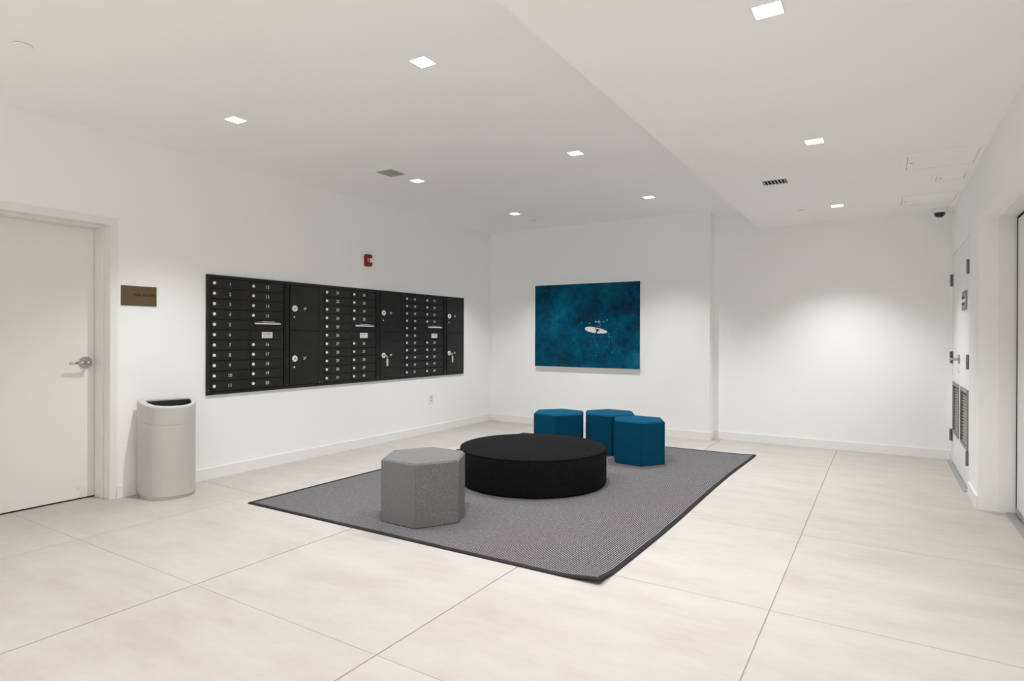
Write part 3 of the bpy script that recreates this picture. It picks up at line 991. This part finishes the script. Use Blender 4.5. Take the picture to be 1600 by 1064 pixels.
# ------------------------------------------------------------------ rug
RUGC = {'L': (-3.849, 2.636), 'F': (-1.158, 2.674), 'R': (-1.097, 6.430), 'B': (-3.790, 6.385)}
def rug_pt(u, v):
    L, F, R, B = (Vector(RUGC[k]) for k in 'LFRB')
    p = (L * (1 - u) + F * u) * (1 - v) + (B * (1 - u) + R * u) * v
    # long right edge wanders a little
    p.x += 0.012 * math.sin(v * math.pi * 2.2) * max(0, (u - 0.8) / 0.2)
    d = (p - F).length
    z = 0.022 * math.exp(-(d / 0.13) ** 2) + 0.006 * math.exp(-((p - R).length / 0.10) ** 2)
    z += 0.0015 * (1 + math.sin(v * 21 + u * 4)) * max(0, (u - 0.85) / 0.15)
    return Vector((p.x, p.y, z))
rug = empty('striped_rug', (-2.47, 4.53, 0))
tag(rug, 'large grey finely striped flatweave rug with dark edging', 'rug')
NU, NV = 54, 72
bm = bmesh.new()
uvl = bm.loops.layers.uv.new('weave')
grid = []
uvd = {}
BIN = 0.0085
for j in range(NV + 1):
    row = []
    for i in range(NU + 1):
        u = BIN + (1 - 2 * BIN) * i / NU
        v = BIN * 0.75 + (1 - 1.5 * BIN) * j / NV
        p = rug_pt(u, v)
        vt = bm.verts.new((p.x + 2.47, p.y - 4.53, p.z + 0.008))
        uvd[vt] = (u * 2.71, v * 3.755)
        row.append(vt)
    grid.append(row)
for j in range(NV):
    for i in range(NU):
        f = bm.faces.new((grid[j][i], grid[j][i + 1], grid[j + 1][i + 1], grid[j + 1][i]))
        for lp in f.loops:
            lp[uvl].uv = uvd[lp.vert]
me = bpy.data.meshes.new('weave')
bm.to_mesh(me)
bm.free()
obj('weave', me, 'rug', rug, smooth=True)
# binding: a rounded tape running round the edge, corners eased
loop = []
n = 60
loop += [(i / n, 0.0) for i in range(n)] + [(1.0, i / n) for i in range(n)] + [(1 - i / n, 1.0) for i in range(n)] + [(0.0, 1 - i / n) for i in range(n)]
bm = bmesh.new()
rings = []
cN = len(loop)
for k in range(cN):
    u, v = loop[k]
    prof = []
    for off, zz in ((0.0, 0.0006), (-0.0006, 0.006), (0.0018, 0.0105), (BIN * 0.7, 0.0108), (BIN * 1.15, 0.0088), (BIN * 1.15, 0.0015)):
        uu = min(1 - off, max(off, u))
        vv = min(1 - off * 0.75, max(off * 0.75, v))
        p = rug_pt(uu, vv)
        prof.append(bm.verts.new((p.x + 2.47, p.y - 4.53, p.z + zz)))
    rings.append(prof)
for k in range(cN):
    a, b = rings[k], rings[(k + 1) % cN]
    for q in range(5):
        bm.faces.new((a[q], b[q], b[q + 1], a[q + 1]))
bm_obj('edge_binding', bm, 'binding', rug, smooth=True)

# ------------------------------------------------------------------ ottomans
RUGZ = 0.0085
def hex_ottoman(name, cx, cy, s, rot, mat, label, group):
    H = 0.412 - RUGZ
    e = tag(empty(name, (cx, cy, RUGZ), rot), label, 'ottoman', group)
    bm = bmesh.new()
    lo = [bm.verts.new((s * math.cos(i * math.pi / 3), s * math.sin(i * math.pi / 3), 0.004)) for i in range(6)]
    hi = [bm.verts.new((s * math.cos(i * math.pi / 3), s * math.sin(i * math.pi / 3), H)) for i in range(6)]
    for i in range(6):
        j = (i + 1) % 6
        bm.faces.new((lo[i], lo[j], hi[j], hi[i]))
    bm.faces.new(hi)
    bmesh.ops.bevel(bm, geom=[ed for ed in bm.edges if min(v.co.z for v in ed.verts) > 0.1], offset=0.012, segments=3, affect='EDGES')
    bmesh.ops.bevel(bm, geom=[ed for ed in bm.edges if min(v.co.z for v in ed.verts) < 0.01 and max(v.co.z for v in ed.verts) > 0.1], offset=0.005, segments=2, affect='EDGES')
    # soft crown on the top panel
    top = [f for f in bm.faces if f.normal.z > 0.99 and f.calc_center_median().z > H - 0.001]
    for f in top:
        r = bmesh.ops.poke(bm, faces=[f])
        for v in r['verts']:
            v.co.z += 0.004
    o = bm_obj('cover', bm, mat, e)
    for p in o.data.polygons:
        p.use_smooth = True
    wn = o.modifiers.new('weighted_normals', 'WEIGHTED_NORMAL')
    wn.weight = 90
    seam = bpy.data.meshes.new('seam')
    bs = bmesh.new()
    add_cyl(bs, (s - 0.0024, 0, 0.006), (s - 0.0024, 0, H - 0.014), 0.0011, n=6)
    bs.to_mesh(seam)
    bs.free()
    seam.materials.append(M[mat])
    for i in range(6):
        so = obj('seam', seam, None, e)
        so.rotation_euler = (0, 0, i * math.pi / 3)
    bm = bmesh.new()
    a = [bm.verts.new(((s - 0.03) * math.cos(i * math.pi / 3), (s - 0.03) * math.sin(i * math.pi / 3), 0.0)) for i in range(6)]
    b = [bm.verts.new(((s - 0.03) * math.cos(i * math.pi / 3), (s - 0.03) * math.sin(i * math.pi / 3), 0.005)) for i in range(6)]
    for i in range(6):
        j = (i + 1) % 6
        bm.faces.new((a[i], a[j], b[j], b[i]))
    bm.faces.new(a[::-1])
    bm.faces.new(b)
    bm_obj('base', bm, 'dark_gap', e)
    return e
hex_ottoman('hexagonal_ottoman', -2.592, 3.078, 0.292, math.radians(-1), 'grey_felt', 'mottled grey felt hexagonal ottoman at the front of the rug', 'hexagonal ottomans')
G = 'hexagonal ottomans'
hex_ottoman('hexagonal_ottoman', -1.998, 5.535, 0.264, math.radians(-5), 'blue_felt', 'teal blue hexagonal ottoman nearest the viewer of the three, furthest right', G)
hex_ottoman('hexagonal_ottoman', -2.432, 5.862, 0.284, math.radians(-4), 'blue_felt', 'middle teal blue hexagonal ottoman, partly hidden behind another blue one', G)
hex_ottoman('hexagonal_ottoman', -2.893, 5.600, 0.284, math.radians(-9), 'blue_felt', 'leftmost teal blue hexagonal ottoman behind the black round ottoman', G)

ro = tag(empty('round_ottoman', (-2.475, 4.325, RUGZ)), 'large low black round ottoman in the centre of the rug', 'ottoman')
R, H = 0.604, 0.296 - RUGZ
bm = bmesh.new()
add_lathe(bm, [(0, 0.004), (R - 0.01, 0.004), (R - 0.002, 0.010), (R, 0.02), (R, H - 0.022), (R - 0.003, H - 0.016)], 'z', 96)
bm_obj('side_band', bm, 'black_felt', ro, smooth=True)
bm = bmesh.new()
add_lathe(bm, [(R - 0.003, H - 0.016), (R - 0.0005, H - 0.013), (R - 0.002, H - 0.004), (R - 0.014, H), (R * 0.6, H + 0.003), (0, H + 0.005)], 'z', 96)
bm_obj('top_panel', bm, 'black_felt', ro, smooth=True)
bm = bmesh.new()
add_lathe(bm, [(0, 0), (R - 0.04, 0), (R - 0.04, 0.005), (0, 0.005)], 'z', 48)
bm_obj('base', bm, 'dark_gap', ro)
